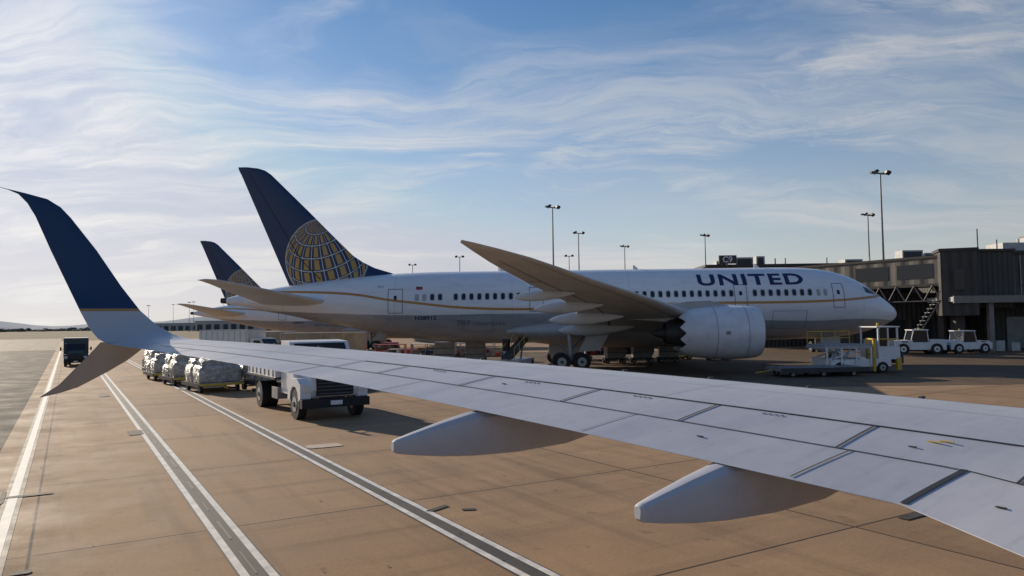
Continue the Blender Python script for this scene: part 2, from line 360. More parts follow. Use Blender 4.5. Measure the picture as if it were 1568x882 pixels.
def build_airliner():
    parts=[]
    fu=MB(); rings=[]; N=64
    ss=[0,.02,.06,.12,.2,.3,.45,.65,.9,1.2,1.5,1.9,2.3,2.7,3.2,3.8,4.5,5.4,6.2,7,8,9]+[9+k for k in range(1,31)]+[39.5+k*.75 for k in range(0,21)]+[55.1]
    for q in ss:
        X_=Xn-q; t,bb,w=fsec(X_); cc_=(t+bb)/2;a=(t-bb)/2
        rings.append([Vector((X_,w*math.cos(2*math.pi*k/N),cc_+a*math.sin(2*math.pi*k/N))) for k in range(N)])
    fu.loft(rings,FUS); parts.append(fu.obj('fuselage'))
    ex=MB(); ex.cyl((-23.4,0,5.75),(-24.0,0,5.77),.25,DARK,.22); parts.append(ex.obj('exhaust_pipe'))
    bf=MB(); rings=[]
    for k in range(25):
        u=k/24; X_=19.5-u*20; e=max(0.02,math.sin(math.pi*min(1,max(0,u)))**.55)
        rings.append([Vector((X_,(2.3+1.0*e)*math.cos(2*math.pi*j/32),2.95+(.35+1.1*e)*math.sin(2*math.pi*j/32))) for j in range(32)])
    bf.loft(rings,LGREY); parts.append(bf.obj('belly_fairing'))
    fn=MB(); rings=[]
    zt=[6.6,7.5,7.9,8.3,8.8,9.35,11,13,15,16.2,16.55,16.75,16.86]
    le=[-8.5,-9.0,-10.0,-11.3,-12.3,-13.1,-14.75,-16.7,-18.7,-19.9,-20.4,-21.0,-21.9]
    for z_,l in zip(zt,le):
        te=-18.4-(z_-6.95)*.43 if z_<16.5 else -22.55-(z_-16.5)*.3
        rings.append([Vector((p.x,p.y,z_)) for p in foil((l,0,z_),(te,0,z_),max(.055,.09-.002*(z_-7)),Vector((0,1,0)))])
    fn.loft(rings,FIN)
    for sd in (-1,1):
        A=[];B=[]
        for z_ in (7.4,9,11,13,15,16.3):
            l=pchip(zt,le,z_); te=-18.4-(z_-6.95)*.43; ch=l-te; tc_=max(.055,.09-.002*(z_-7))
            for lst,c_ in ((A,.70),(B,.712)): lst.append(Vector((l-ch*c_,sd*(ch*foil_t(c_,tc_)+.012),z_)))
        fn.loft([A,B],BLACK,False,False,False,False)
    parts.append(fn.obj('tail_fin'))
    for sd in (-1,1):
        hs=MB(); rings=[]
        for y_,l,t_,z_ in ((.6,-14.0,-20.3,5.45),(1.5,-14.7,-20.35,5.5),(5,-17.3,-21.0,6.1),(8.5,-19.7,-21.5,6.72),(9.4,-20.4,-21.7,6.87),(9.8,-21.1,-21.85,6.93)):
            rings.append(foil((l,sd*y_,z_),(t_,sd*y_,z_-.05),.10))
        hs.loft(rings,WINGU)
        parts.append(hs.obj('stabiliser'))
        wg=MB(); rings=[]
        sec=((0,17.5,3.8,3.35,.13),(2.9,16.0,4.2,3.45,.13),(6,14.3,4.5,3.8,.12),(10,12.2,4.6,4.2,.11),(15,9.0,3.7,4.9,.1),(18.5,6.65,2.35,5.38,.1),(22,4.3,.9,5.85,.095),(25,2.2,-.35,6.33,.09),(26.8,.9,-1.05,6.62,.09),(28.5,-.6,-1.65,6.9,.08),(29.5,-1.55,-1.98,7.06,.08),(30,-2.1,-2.15,7.14,.08))
        for y_,l,t_,z_,tk in sec: rings.append(foil((l,sd*y_,z_),(t_,sd*y_,z_-.12-(l-t_)*.02),tk,cam=.012))
        wg.loft(rings,WINGU)
        def und(y_,c_,off=.015):
            i=0
            while i<len(sec)-2 and y_>sec[i+1][0]: i+=1
            a_,b_=sec[i],sec[i+1]; u=(y_-a_[0])/(b_[0]-a_[0]); q=[a_[j]*(1-u)+b_[j]*u for j in range(5)]
            L=Vector((q[1],sd*y_,q[3]));E=Vector((q[2],sd*y_,q[3]-.12-(q[1]-q[2])*.02)); ch=(L-E).length
            return L+(E-L)*c_-Vector((0,0,ch*(foil_t(c_,q[4])-.012*4*c_*(1-c_))+off))
        for c_,w_ in ((.13,.008),(.72,.016)):
            wg.loft([[und(4+k,c_) for k in range(24)],[und(4+k,c_+w_) for k in range(24)]],DARK,False,False,False,False)
        for y_ in (5.5,10.2,14.5,18.8,22.5):
            wg.loft([[und(y_,.73+k*.05,.02) for k in range(6)],[und(y_+.07,.73+k*.05,.02) for k in range(6)]],DARK,False,False,False,False)
        parts.append(wg.obj('main_wing'))
        ff=MB()
        for y_,xt,z_,L in ((6.0,3.4,3.05,5.6),(12.3,2.4,3.8,4.9),(16.2,1.3,4.48,4.2),(20.,.1,5.08,3.4)):
            rings=[]
            for k in range(19):
                u=k/18; r_=.37*math.sin(math.pi*max(.01,min(.99,u**.8)))**.75*(L/5.0)+.01
                xx=xt+u*L
                rings.append([Vector((xx,sd*y_+r_*.62*math.cos(2*math.pi*j/14),z_+.2*u-.05+r_*1.15*math.sin(2*math.pi*j/14))) for j in range(14)])
            ff.loft(rings,WINGU)
        parts.append(ff.obj('flap_fairings'))
        en=MB(); cy=sd*9.75; cz=2.78; x0=17.0
        prof=[(-.55,1.38),(-.2,1.42),(0-.03,1.5),(.0,1.58),(-.08,1.66),(-.35,1.75),(-1.,1.82),(-2.,1.86),(-3.2,1.82),(-4.4,1.70),(-5.3,1.56)]
        NN=48
        def ringx(xo,r_):
            return [Vector((x0+xo,cy+r_*math.cos(2*math.pi*k/NN),cz+r_*math.sin(2*math.pi*k/NN))) for k in range(NN)]
        en.loft([ringx(*p) for p in prof[:5]],CHROME,False,False)
        en.loft([ringx(*p) for p in prof[4:]],NAC,False,False)
        for xo,r_ in ((-1.15,1.835),(-3.25,1.825)):
            en.loft([ringx(xo,r_+.004),ringx(xo-.03,r_+.005)],GREY,False,False)
        a=ringx(-5.3,1.56); b2=[]
        for k in range(NN):
            t=2*math.pi*k/NN
            dd=.42*(1-abs((k%4)-2)/2); b2.append(Vector((x0-5.32-dd,cy+(1.555-.1*dd)*math.cos(t),cz+(1.555-.1*dd)*math.sin(t))))
        en.loft([a,b2],NAC,False,False,False)
        en.loft([ringx(-.55,1.38),ringx(-1.6,1.4)],GREY,False,False)
        en.loft([ringx(-1.6,1.4),ringx(-1.7,.02)],DARK,False,False)
        en.loft([ringx(-1.5,.4),ringx(-1.2,.3),ringx(-.9,.02)],DARK)
        for k in range(18):
            t=2*math.pi*k/18
            en.add([(x0-1.3,cy+.35*math.cos(t),cz+.35*math.sin(t)),(x0-1.55,cy+.35*math.cos(t+.12),cz+.35*math.sin(t+.12)),(x0-1.5,cy+1.38*math.cos(t+.32),cz+1.38*math.sin(t+.32)),(x0-1.2,cy+1.38*math.cos(t+.14),cz+1.38*math.sin(t+.14))],[(0,1,2,3)],GREY)
        en.loft([ringx(-5.0,1.45),ringx(-4.4,1.35),ringx(-4.2,.9)],BLACK,False,False)
        en.loft([ringx(-4.3,1.05),ringx(-5.6,.92),ringx(-6.5,.68)],DARK,True,False)
        en.loft([ringx(-6.3,.45),ringx(-6.9,.3),ringx(-7.5,.04)],DARK)
        en.box((x0-2.6,cy+sd*1.86,cz),(.3,.02,.22),GREY)
        parts.append(en.obj('engine_nacelle'))
        py=MB()
        pr=[(x0-1.6,4.5),(x0-3.4,5.0),(x0-5.,4.95),(x0-8,4.55),(x0-10.5,4.05),(x0-9,3.75),(x0-6.5,3.55),(x0-4.5,4.2)]
        py.prism(pr,cy-.22,cy+.22,LGREY); parts.append(py.obj('engine_pylon',bevel=.06))
        g=MB(); gy=sd*4.9
        for dx in (-.75,.75):
            for dy in (-.62,.62): g.wheel((4.4+dx,gy+dy,.66),.66,.5,hub=LGREY)
        g.cyl((3.65,gy,.68),(5.15,gy,.68),.16,GREY); g.cyl((4.4,gy,.7),(4.3,gy,3.6),.2,STEEL); 
        g.cyl((3.65,gy-.7,.66),(3.65,gy+.7,.66),.1,GREY); g.cyl((5.15,gy-.7,.66),(5.15,gy+.7,.66),.1,GREY)
        g.cyl((4.4,gy,1.6),(6.2,gy-sd*.8,3.4),.1,STEEL); g.cyl((4.4,gy,1.7),(4.4,gy-sd*2,3.1),.1,STEEL); g.cyl((4.2,gy,1.2),(3.4,gy,2.2),.06,GREY)
        g.prism([(4.9,1.4),(6.5,1.5),(7.4,3.1),(5.8,3.15)],gy+sd*.75,gy+sd*.82,LGREY)
        g.prism([(3.0,1.0),(5.8,1.0),(5.8,2.0),(3.0,2.0)],sd*.55,sd*.62,LGREY)
        parts.append(g.obj('main_landing_gear'))
    g=MB()
    for dy in (-.3,.3): g.wheel((26.2,dy,.5),.5,.32)
    g.cyl((26.2,-.3,.5),(26.2,.3,.5),.08,GREY); g.cyl((26.2,0,.5),(26.0,0,2.5),.12,STEEL); g.cyl((26.1,0,1.2),(24.6,0,2.3),.07,STEEL)
    for dy in (-.55,.55): g.box((25.9,dy,1.75),(1.6,.05,.9),LGREY)
    parts.append(g.obj('nose_landing_gear'))
    w=MB(); dr=MB()
    def quad_on(mb,x0,x1,z0,z1,m,sd,off=.014,nz=1,rnd=0):
        if rnd:
            cx,cz_=(x0+x1)/2,(z0+z1)/2; hw,hh=(x1-x0)/2,(z1-z0)/2; P=[]
            for k in range(16):
                t=2*math.pi*k/16; P.append(surf(cx+hw*math.copysign(abs(math.cos(t))**.55,math.cos(t)),cz_+hh*math.copysign(abs(math.sin(t))**.55,math.sin(t)),off,sd))
            mb.add(P,[tuple(range(16))],m); return
        for j in range(nz):
            a=z0+(z1-z0)*j/nz; bq=z0+(z1-z0)*(j+1)/nz
            mb.add([surf(x0,a,off,sd),surf(x1,a,off,sd),surf(x1,bq,off,sd),surf(x0,bq,off,sd)],[(0,1,2,3)],m)
    for sd in (-1,1):
        xx=-6.3
        while xx<23.5:
            if not (-5.3<xx<-4.7 or .7<xx<3.1 or 17.3<xx<18.8): 
                quad_on(w,xx-.19,xx+.19,5.45,6.03,LGREY,sd,.012,rnd=1)
                quad_on(w,xx-.14,xx+.14,5.5,5.97,GLASS,sd,.02,rnd=1)
            xx+=.62
        for x0,x1 in ((-9.85,-8.65),(1.35,2.45),(17.5,18.5),(25.3,26.25)):
            z0,z1=4.5,6.45; e=.05
            for a,b_,c_,d_ in ((x0,x0+e,z0,z1),(x1-e,x1,z0,z1)): quad_on(dr,a,b_,c_,d_,TEXTG,sd,.012,10)
            for a,b_,c_,d_ in ((x0+e,x1-e,z0,z0+e),(x0+e,x1-e,z1-e,z1)): quad_on(dr,a,b_,c_,d_,TEXTG,sd,.012)
            quad_on(dr,(x0+x1)/2-.12,(x0+x1)/2+.12,5.55,5.9,GLASS,sd,.016,rnd=1)
        for x0,x1,z0,z1 in ((-7.7,-7.35,5.45,6),(-7.1,-6.75,5.45,6),(24.,24.3,5.45,6),(24.55,24.85,5.45,6),(-9.8,-9.6,3.55,3.75)): quad_on(dr,x0,x1,z0,z1,LGREY,sd,.01,rnd=1)
        for x0,x1,z0,z1 in ((20.5,23.2,2.9,4.3),(-4,-1.5,3.0,4.3)):
            e=.03
            for a,b_,c_,d_ in ((x0,x0+e,z0,z1),(x1-e,x1,z0,z1)): quad_on(dr,a,b_,c_,d_,TEXTG,sd,.012,8)
            for a,b_,c_,d_ in ((x0+e,x1-e,z0,z0+e),(x0+e,x1-e,z1-e,z1)): quad_on(dr,a,b_,c_,d_,TEXTG,sd,.012)
        quad_on(dr,-7.6,-7.1,6.35,6.6,RED,sd,.014); quad_on(dr,-7.6,-7.38,6.48,6.6,BLUE,sd,.02)
        for pts in (((28.25,6.2),(29.15,5.95),(29.2,5.55),(28.3,5.7)),((29.25,5.92),(29.95,5.62),(29.75,5.42),(29.3,5.54))):
            n=6; g0=[]
            for i in range(n+1):
                row=[]
                for j in range(n+1):
                    u,v=i/n,j/n
                    X_=(pts[0][0]*(1-u)+pts[1][0]*u)*(1-v)+(pts[3][0]*(1-u)+pts[2][0]*u)*v
                    Z_=(pts[0][1]*(1-u)+pts[1][1]*u)*(1-v)+(pts[3][1]*(1-u)+pts[2][1]*u)*v
                    row.append(surf(X_,Z_,.02,sd))
                g0.append(row)
            w.loft(g0,GLASS,False,False,True,False)
    parts.append(w.obj('cabin_windows')); parts.append(dr.obj('door_outlines'))
    def letter(txt,x0,z0,width,height,m,name,bold=0,sp=1,shear=0):
        cu=D.curves.new('t','FONT'); cu.body=txt; cu.offset=bold; cu.space_character=sp; cu.shear=shear; cu.resolution_u=4
        to=D.objects.new('t',cu); SC.collection.objects.link(to); bpy.context.view_layer.update()
        me=D.meshes.new_from_object(to.evaluated_get(bpy.context.evaluated_depsgraph_get()))
        D.objects.remove(to)
        xs=[v.co.x for v in me.vertices]; ys=[v.co.y for v in me.vertices]
        x_0,x_1,y_0,y_1=min(xs),max(xs),min(ys),max(ys)
        bm=bmesh.new(); bm.from_mesh(me)
        for k in range(1,12):
            bmesh.ops.bisect_plane(bm,geom=bm.verts[:]+bm.edges[:]+bm.faces[:],plane_co=(0,y_0+(y_1-y_0)*k/12,0),plane_no=(0,1,0))
        for v in bm.verts:
            X_=x0+(v.co.x-x_0)/(x_1-x_0)*width; Z_=z0+(v.co.y-y_0)/(y_1-y_0)*height
            v.co=surf(X_,Z_,.014,-1)
        bm.to_mesh(me); bm.free(); me.materials.append(m)
        o=D.objects.new(name,me); SC.collection.objects.link(o); parts.append(o)
    letter('UNITED',14.75,6.36,8.4,.95,TEXTB,'title_lettering',.03,1.15)
    letter('N28912',-7.7,3.95,1.7,.3,TEXTB,'registration_lettering',.02)
    letter('787',-4.4,3.45,1.1,.42,TEXTG,'type_lettering',0)
    letter('DREAMLINER',-3.1,3.47,2.6,.26,TEXTG,'type_name_lettering',0)
    letter('0912',-10.7,6.55,.5,.16,TEXTG,'fleet_lettering',0)
    a=MB()
    for X_ in (20,10,-1): a.prism([(X_,7.9),(X_+.5,7.9),(X_+.15,8.25),(X_,8.25)],-.03,.03,WHITE)
    a.prism([(14,1.98),(14.4,1.98),(14.1,1.5),(14,1.5)],-.03,.03,WHITE)
    parts.append(a.obj('antennas'))
    return parts
AP=empty('airliner',(0,61,0)); P0=build_airliner()
for o in P0: o.parent=AP
A2=empty('airliner.001',(-25.1,113,0))
for o in P0:
    c=D.objects.new(o.name,o.data); SC.collection.objects.link(c); c.parent=A2
    for md in o.modifiers:
        q=c.modifiers.new(md.name,md.type); q.width=md.width; q.segments=md.segments; q.limit_method='ANGLE'
# ------------------------------------------------------------------ OWN WING
m,T,b,oc=newmat('wing_skin'); WS=m
s=T.n('ShaderNodeSeparateXYZ'); lnk(T.nt,oc,s.inputs[0])
n1=T.noise(T.mapping(oc,(.35,1.6,1)),1.2,6,.65); n2=T.noise(oc,6,5,.7); n3=T.noise(T.mapping(oc,(.5,5,1)),3,5,.7)
c=T.mix(T.mr(n1,.3,.72),(.46,.455,.49),(.58,.575,.61)); c=T.mix(T.m('MULTIPLY',T.mr(n2,.5,.85),.25),c,(.25,.24,.24))
c=T.mix(T.m('MULTIPLY',T.mr(n3,.55,.82),.38),c,(.20,.19,.19))
T.set(b.inputs['Base Color'],c); T.set(b.inputs['Roughness'],T.mr(n1,.3,.7,.32,.48))
m,T,b,oc=newmat('winglet_livery'); WL=m
s=T.n('ShaderNodeSeparateXYZ'); lnk(T.nt,oc,s.inputs[0]); Z=s.outputs[2]; n1=T.noise(oc,2,5,.6)
c=T.mix(T.m('GREATER_THAN',Z,3.92),(.54,.54,.57),(.44,.26,.09)); c=T.mix(T.m('GREATER_THAN',Z,3.97),c,(.014,.04,.115))
T.set(b.inputs['Base Color'],c); T.set(b.inputs['Roughness'],T.mr(n1,.3,.7,.28,.4))
def lag(p,x):
    (a,A),(b,B),(c,C)=p
    return A*(x-b)*(x-c)/((a-b)*(a-c))+B*(x-a)*(x-c)/((b-a)*(b-c))+C*(x-a)*(x-b)/((c-a)*(c-b))
def wLE(o): return Vector((9.94-.523*o,o,lag(((3.64,2.68),(6.9,2.94),(14.6,3.416)),o)-.10))
def wTE(o):
    f=5.52-.32*o if o>2.85 else 4.608-.25*(2.85-o)
    return Vector((f,o,lag(((2.85,2.40),(7.77,2.86),(14.6,3.28)),o)))
def wtc(o): return .125-.0025*o
def wpt(o,c,off=.004):
    L,E=wLE(o),wTE(o); ch=(E-L).length
    return L+(E-L)*c+Vector((0,0,ch*(foil_t(c,wtc(o))+.006*4*c*(1-c))+off))
OW=empty('aircraft_wing',(0,0,0),PH)
wb=MB(); rings=[]
os_=[-.1+.25*k for k in range(0,60)]; os_=[o for o in os_ if o<14.6]+[2.85,14.6]; os_.sort()
for o in os_: rings.append(foil(wLE(o),wTE(o),wtc(o),cam=.006,n=30))
wb.loft(rings,WS); wb.obj('wing_panel',OW)
wl=MB(); rings=[]
def sec(o,lf,lz,tf,tz,tk,up): 
    u=Vector(up).normalized(); return foil((lf,o,lz),(tf,o,tz),tk,u,n=30)
L0,E0=wLE(14.6),wTE(14.6)
rings.append(foil(L0,E0,wtc(14.6),cam=.006,n=30))
for a_ in ((14.95,1.98,3.36,.6,3.33,.09,(0,-.12,1)),(15.2,1.72,3.46,.47,3.42,.085,(0,-.4,1)),(15.42,1.45,3.64,.34,3.60,.08,(0,-1,.9)),(15.58,1.17,3.93,.20,3.90,.08,(0,-1,.35)),(15.72,.85,4.4,.0,4.37,.08,(0,-1,.25)),(15.83,.45,5.06,-.28,5.03,.08,(0,-1,.2)),(15.95,.03,5.66,-.53,5.66,.08,(0,-1,.2)),(15.99,-.14,5.86,-.66,5.90,.08,(0,-1,.2)),(16.02,-.35,6.00,-.80,6.06,.07,(0,-1,.2)),(16.04,-.66,6.08,-.96,6.13,.06,(0,-1,.2)),(16.05,-1.08,6.17,-1.13,6.175,.06,(0,-1,.2))):
    rings.append(sec(*a_))
wl.loft(rings,WL,True,True); wl.obj('winglet',OW)
sk=MB(); rings=[]
for o,lf,lz,tf,tz in ((14.95,1.25,3.34,.5,3.36),(15.1,1.15,3.2,.42,3.25),(15.25,.95,3.02,.3,3.1),(15.45,.62,2.80,.13,2.9),(15.7,.18,2.54,-.12,2.6),(15.85,-.1,2.44,-.28,2.48),(15.95,-.40,2.37,-.42,2.375)):
    rings.append(foil((lf,o,lz),(tf,o,tz),.08,Vector((0,.75,.66)),n=12))
sk.loft(rings,mat('strake_grey',(.46,.46,.47),.4)); sk.obj('lower_winglet',OW)
fa=MB()
prof=((2.60,2.43,2.515,.07),(2.63,2.405,2.535,.11),(2.8,2.375,2.585,.15),(3.1,2.335,2.665,.20),(3.43,2.31,2.74,.25),(3.9,2.30,2.75,.30),(4.5,2.33,2.76,.31),(5.1,2.45,2.77,.26),(5.7,2.64,2.77,.14))
for oc_,df,dz in ((6.52,0,0),(4.06,.84,-.21),(.9,1.75,-.5)):
    rings=[]
    for f,zb,zt_,w_ in prof:
        R=[]
        for yy,tt in ((0,0),(.22,0),(.36,.03),(.42,.12),(.47,.45),(.5,.72),(.46,.86),(.26,.97),(.0,1.0),(-.26,.97),(-.46,.86),(-.5,.72),(-.47,.45),(-.42,.12),(-.36,.03),(-.22,0)):
            R.append(Vector((f+df,oc_+w_*yy,zb+dz+(zt_-zb)*tt)))
        rings.append(R)
    fa.loft(rings,WS)
fa.obj('flap_track_fairings',OW,sharp=22)
SEAM=mat('panel_gap',(.03,.03,.035),.7); SEAL=mat('light_seam',(.20,.20,.22),.6)
sm=MB()
def seam(pts,w,m=SEAM,off=.005):
    P=[wpt(o,c,off) for o,c in pts]; A=[];B=[]
    for i,p in enumerate(P):
        d=(P[min(i+1,len(P)-1)]-P[max(i-1,0)]).normalized(); nrm=d.cross(Vector((0,0,1))).normalized()
        A.append(p+nrm*w/2);B.append(p-nrm*w/2)
    sm.loft([A,B],m,False,False,False,False)
def spanl(c0,c1,o0,o1,w,m=SEAM,n=70): seam([(o0+(o1-o0)*k/n,c0+(c1-c0)*k/n) for k in range(n+1)],w,m)
def chordl(o0,o1,c0,c1,w,m=SEAM,n=14): seam([(o0+(o1-o0)*k/n,c0+(c1-c0)*k/n) for k in range(n+1)],w,m,.007)
spanl(.61,.60,.5,9.6,.036); spanl(.80,.80,.5,14.0,.018); spanl(.13,.15,.3,14.3,.012,SEAL); spanl(.60,.62,9.6,14.3,.012,SEAL)
spanl(.36,.36,.3,14.3,.007,SEAL)
for o in (2.6,3.75,5.0,6.2,7.5,8.8,9.6): chordl(o,o-.1,.61,.80,.022)
chordl(2.85,2.85,.80,.995,.045)
chordl(3.55,3.55,.80,.99,.014,SEAM); chordl(5.3,5.3,.80,.99,.010,SEAL); chordl(7.9,7.9,.80,.99,.010,SEAL)
for o in (9.7,12.9): chordl(o,o,.80,.99,.022)
for o in (4.2,7.0,9.9,12.7): chordl(o,o+.05,.0,.13,.012,SEAL)
for o in (1.5,5.6,8.4,11.3): chordl(o,o,.14,.60,.006,SEAL)
sm.obj('panel_seams',OW)
vg=MB()
for k in range(11):
    o=3.3+k*.95; p=wpt(o,.12,0)
    vg.box(p+Vector((0,0,.012)),(.07,.03,.025),DARK)
for o,c in ((3.3,.72),(4.5,.88),(2.4,.9),(7.1,.7)):
    p=wpt(o,c,.006); vg.box(p,(.025,.06,.004),SEAM)
for o,c in ((3.2,.655),(3.25,.67)):
    p=wpt(o,c,.008); vg.box(p,(.025,.11,.005),YEL)
for o0 in (4.4,5.6,6.85,8.15):
    for k in range(4):
        p=wpt(o0+k*.05,.635,.006); vg.box(p,(.03,.014,.004),SEAM)
vg.obj('vortex_generators',OW)
# ------------------------------------------------------------------ VEHICLES
def box_truck(name,loc,rz,cabm,boxm,boxh=3.5,sc=1,L=5.7,boxz=1.05):
    t=MB(); ax=-(L-1.6)
    t.bb(-L+.1,2.4,-.42,.42,.62,.86,DARK)
    t.bb(-L,-.35,-1.22,1.22,boxz,boxh,boxm)
    k=-L+.2
    while k<-.5:
        for sd in (-1,1): t.bb(k,k+.04,sd*1.235-.012,sd*1.235+.012,boxz+.05,boxh-.05,LGREY)
        k+=.62
    t.bb(-L-.04,-.31,-1.24,1.24,boxh,boxh+.06,LGREY); t.bb(-L-.02,-.33,-1.25,1.25,boxz-.05,boxz+.03,DARK)
    cab=[(-.2,.75),(1.35,.75),(1.35,1.75),(.85,2.55),(-.2,2.6)]
    t.prism(cab,-1.05,1.05,cabm)
    t.add([(1.36,-.95,1.80),(1.36,.95,1.80),(.90,.9,2.50),(.90,-.9,2.50)],[(0,1,2,3)],GLASS)
    for sd in (-1,1):
        t.add([(.15,sd*1.062,1.75),(1.15,sd*1.062,1.75),(.8,sd*1.062,2.4),(.15,sd*1.062,2.4)],[(0,1,2,3)],GLASS)
        t.box((.1,sd*1.065,1.5),(.16,.02,.04),DARK)
        t.cyl((1.0,sd*1.1,1.9),(1.05,sd*1.45,1.95),.02,DARK); t.box((1.05,sd*1.48,1.95),(.1,.16,.42),BLACK)
    hood=[(1.35,.85),(2.45,.75),(2.55,1.0),(2.5,1.42),(2.3,1.60),(1.35,1.80)]
    t.prism(hood,-.80,.80,cabm)
    for sd in (-1,1):
        fen=[(1.0,.62),(1.15,1.1),(1.5,1.36),(2.1,1.36),(2.5,1.2),(2.52,.72),(2.28,.62),(2.2,.9),(1.95,1.08),(1.6,1.08),(1.35,.9),(1.28,.62)]
        t.prism(fen,sd*.80,sd*1.15,cabm)
        t.bb(2.48,2.57,sd*.93-.13,sd*.93+.13,.92,1.15,LAMP)
        t.box((-.6,sd*1.0,.72),(.8,.35,.4),GREY)
    t.bb(2.50,2.60,-.62,.62,.80,1.42,BLACK)
    for k in range(5): t.bb(2.60,2.62,-.58,.58,.86+k*.115,.875+k*.115,GREY)
    t.bb(2.45,2.72,-1.15,1.15,.42,.70,BLACK); t.bb(2.72,2.73,-.2,.2,.5,.64,WHITE)
    for sd in (-1,1):
        t.wheel((1.78,sd*.98,.5),.5,.28); t.wheel((ax,sd*1.0,.5),.5,.3); t.wheel((ax,sd*.68,.5),.5,.3)
        t.bb(ax-.65,ax-.60,sd*.85-.28,sd*.85+.28,.3,.95,BLACK)
    t.cyl((1.78,-1,.5),(1.78,1,.5),.07,DARK); t.cyl((ax,-1,.5),(ax,1,.5),.1,DARK)
    t.bb(-L,-L+.1,-1.1,1.1,.45,.6,DARK)
    o=t.obj(name,loc=loc,rz=rz,bevel=.025); o.scale=(sc,)*3; return o
box_truck('box_truck',(-8.45,31.2,0),rad(-58),WHITE,WHITE,1.95,1.16,L=4.6,boxz=1.25)
box_truck('box_truck',(-43,73,0),rad(-60),GREEN,GREEN,3.1,.86)
box_truck('box_truck',(-22.5,66,0),rad(-20),WHITE,WHITE,3.3)
m,T,b,oc=newmat('shrink_wrapped_cargo'); WRAP=m
vo=T.n('ShaderNodeTexVoronoi'); vo.inputs['Scale'].default_value=2.6; lnk(T.nt,oc,vo.inputs['Vector'])
nz=T.noise(T.mapping(oc,(1.5,1.5,4)),2.2,7,.7,1.2)
c=T.mix(T.mr(nz,.38,.6),(.22,.23,.24),(.80,.81,.80)); c=T.mix(T.m('MULTIPLY',T.mr(vo.outputs['Distance'],.2,.6),.55),c,(.40,.33,.24))
T.set(b.inputs['Base Color'],c); b.inputs['Roughness'].default_value=.28
bn=T.n('ShaderNodeBump'); bn.inputs['Strength'].default_value=1.; bn.inputs['Distance'].default_value=.1; T.set(bn.inputs['Height'],nz); lnk(T.nt,bn.outputs[0],b.inputs['Normal'])
def dolly(loc,rz,h=1.5,seed=0):
    rnd=random.Random(seed); t=MB()
    t.bb(-1.6,1.6,-1.22,1.22,.38,.50,YEL); t.bb(-1.62,1.62,-1.26,-1.22,.34,.54,DARK); t.bb(-1.62,1.62,1.22,1.26,.34,.54,DARK)
    for sx in (-1.15,1.15):
        t.cyl((sx,-1,.2),(sx,1,.2),.04,DARK)
        for sy in (-1.0,1.0): t.wheel((sx,sy,.2),.2,.14)
    t.cyl((1.6,0,.35),(2.5,0,.3),.04,YEL); t.bb(-1.55,1.55,-1.15,1.15,.50,.54,STEEL)
    def blk(x0,x1,y0,y1,z0,z1,m):
        n=7; bm=bmesh.new(); bmesh.ops.create_cube(bm,size=1); bmesh.ops.subdivide_edges(bm,edges=bm.edges,cuts=n,use_grid_fill=True)
        vs=[]; ph=rnd.uniform(0,6)
        for v in bm.verts:
            p=v.co.copy(); bul=(1-(2*p.z)**2)*.04
            r_=Vector((rnd.uniform(-1,1),rnd.uniform(-1,1),rnd.uniform(-1,1)))*.035
            k=max(0,abs(p.x)+abs(p.y)-.85)*.3+max(0,p.z)*.05
            lump=.05*math.sin(6*p.x+ph)*math.cos(5*p.y+ph)*(p.z+.5)
            vs.append(Vector(((x0+x1)/2+p.x*(x1-x0)*(1+bul-k),(y0+y1)/2+p.y*(y1-y0)*(1+bul-k),(z0+z1)/2+p.z*(z1-z0)+lump))+r_)
        t.add(vs,[[v.index for v in f.verts] for f in bm.faces],m,True); bm.free()
    zb=.56; h1=h*rnd.uniform(.45,.8); h2=h*rnd.uniform(.45,.8); sp_=rnd.uniform(-.3,.3)
    blk(-1.5,sp_,-1.1,1.1,zb,zb+h1,WRAP); blk(sp_,1.5,-1.1,1.1,zb,zb+h2,WRAP)
    if rnd.random()<.75: blk(-1.3,-.1+sp_,-.95,.9,zb+h1*.93,zb+h,WRAP)
    if rnd.random()<.7: blk(.25,1.25,-.9,.95,zb+h2*.93,zb+h*rnd.uniform(.85,1.05),WRAP)
    for x_ in (-1.1,-.4,.4,1.1): t.box((x_,-1.19,zb+.25),(.03,.02,.55),DARK,M=Matrix.Rotation(rnd.uniform(-.3,.3),4,'Y'))
    return t.obj('cargo_dolly',loc=loc,rz=rz)
for i,(x_,y_,r_,h_) in enumerate(((-17.1,42.3,-51,1.25),(-20.9,47.5,-51,1.3),(-13.9,42.6,-42,1.25),(-24.3,52.2,-53,1.45),(-26.8,57,-53,1.5),(-29.3,62,-54,1.5),(-17.8,50.5,-50,1.2),(-31.8,67,-54,1.5),(-12.5,49,-40,1.2),(-21,57,-30,1.4),(-34.3,72,-54,1.5),(-26,70,-30,1.4))):
    dolly((x_,y_,0),rad(r_),h_,i)
def trailer(loc,rz,L=7.5,m=TAN,h=3.1):
    t=MB(); t.bb(-L/2,L/2,-1.2,1.2,.75,h,m); t.bb(-L/2-.03,L/2+.03,-1.23,1.23,h,h+.07,LGREY); t.bb(-L/2,L/2,-.5,.5,.5,.75,DARK)
    k=-L/2+.4
    while k<L/2-.2:
        for sd in (-1,1): t.bb(k,k+.06,sd*1.22-.02,sd*1.22+.02,.8,h-.05,OFFW)
        k+=1.05
    for sx in (-L/2+1.,L/2-1.,L/2-2.1):
        for sd in (-1,1): t.wheel((sx,sd*.98,.42),.42,.28)
    t.cyl((L/2,0,.6),(L/2+1.3,0,.5),.05,DARK)
    return t.obj('cargo_trailer',loc=loc,rz=rz,bevel=.02)
trailer((-17.5,69,0),rad(4),7.5,TAN,2.9); trailer((-27,78,0),rad(6),8,TAN,3.0)
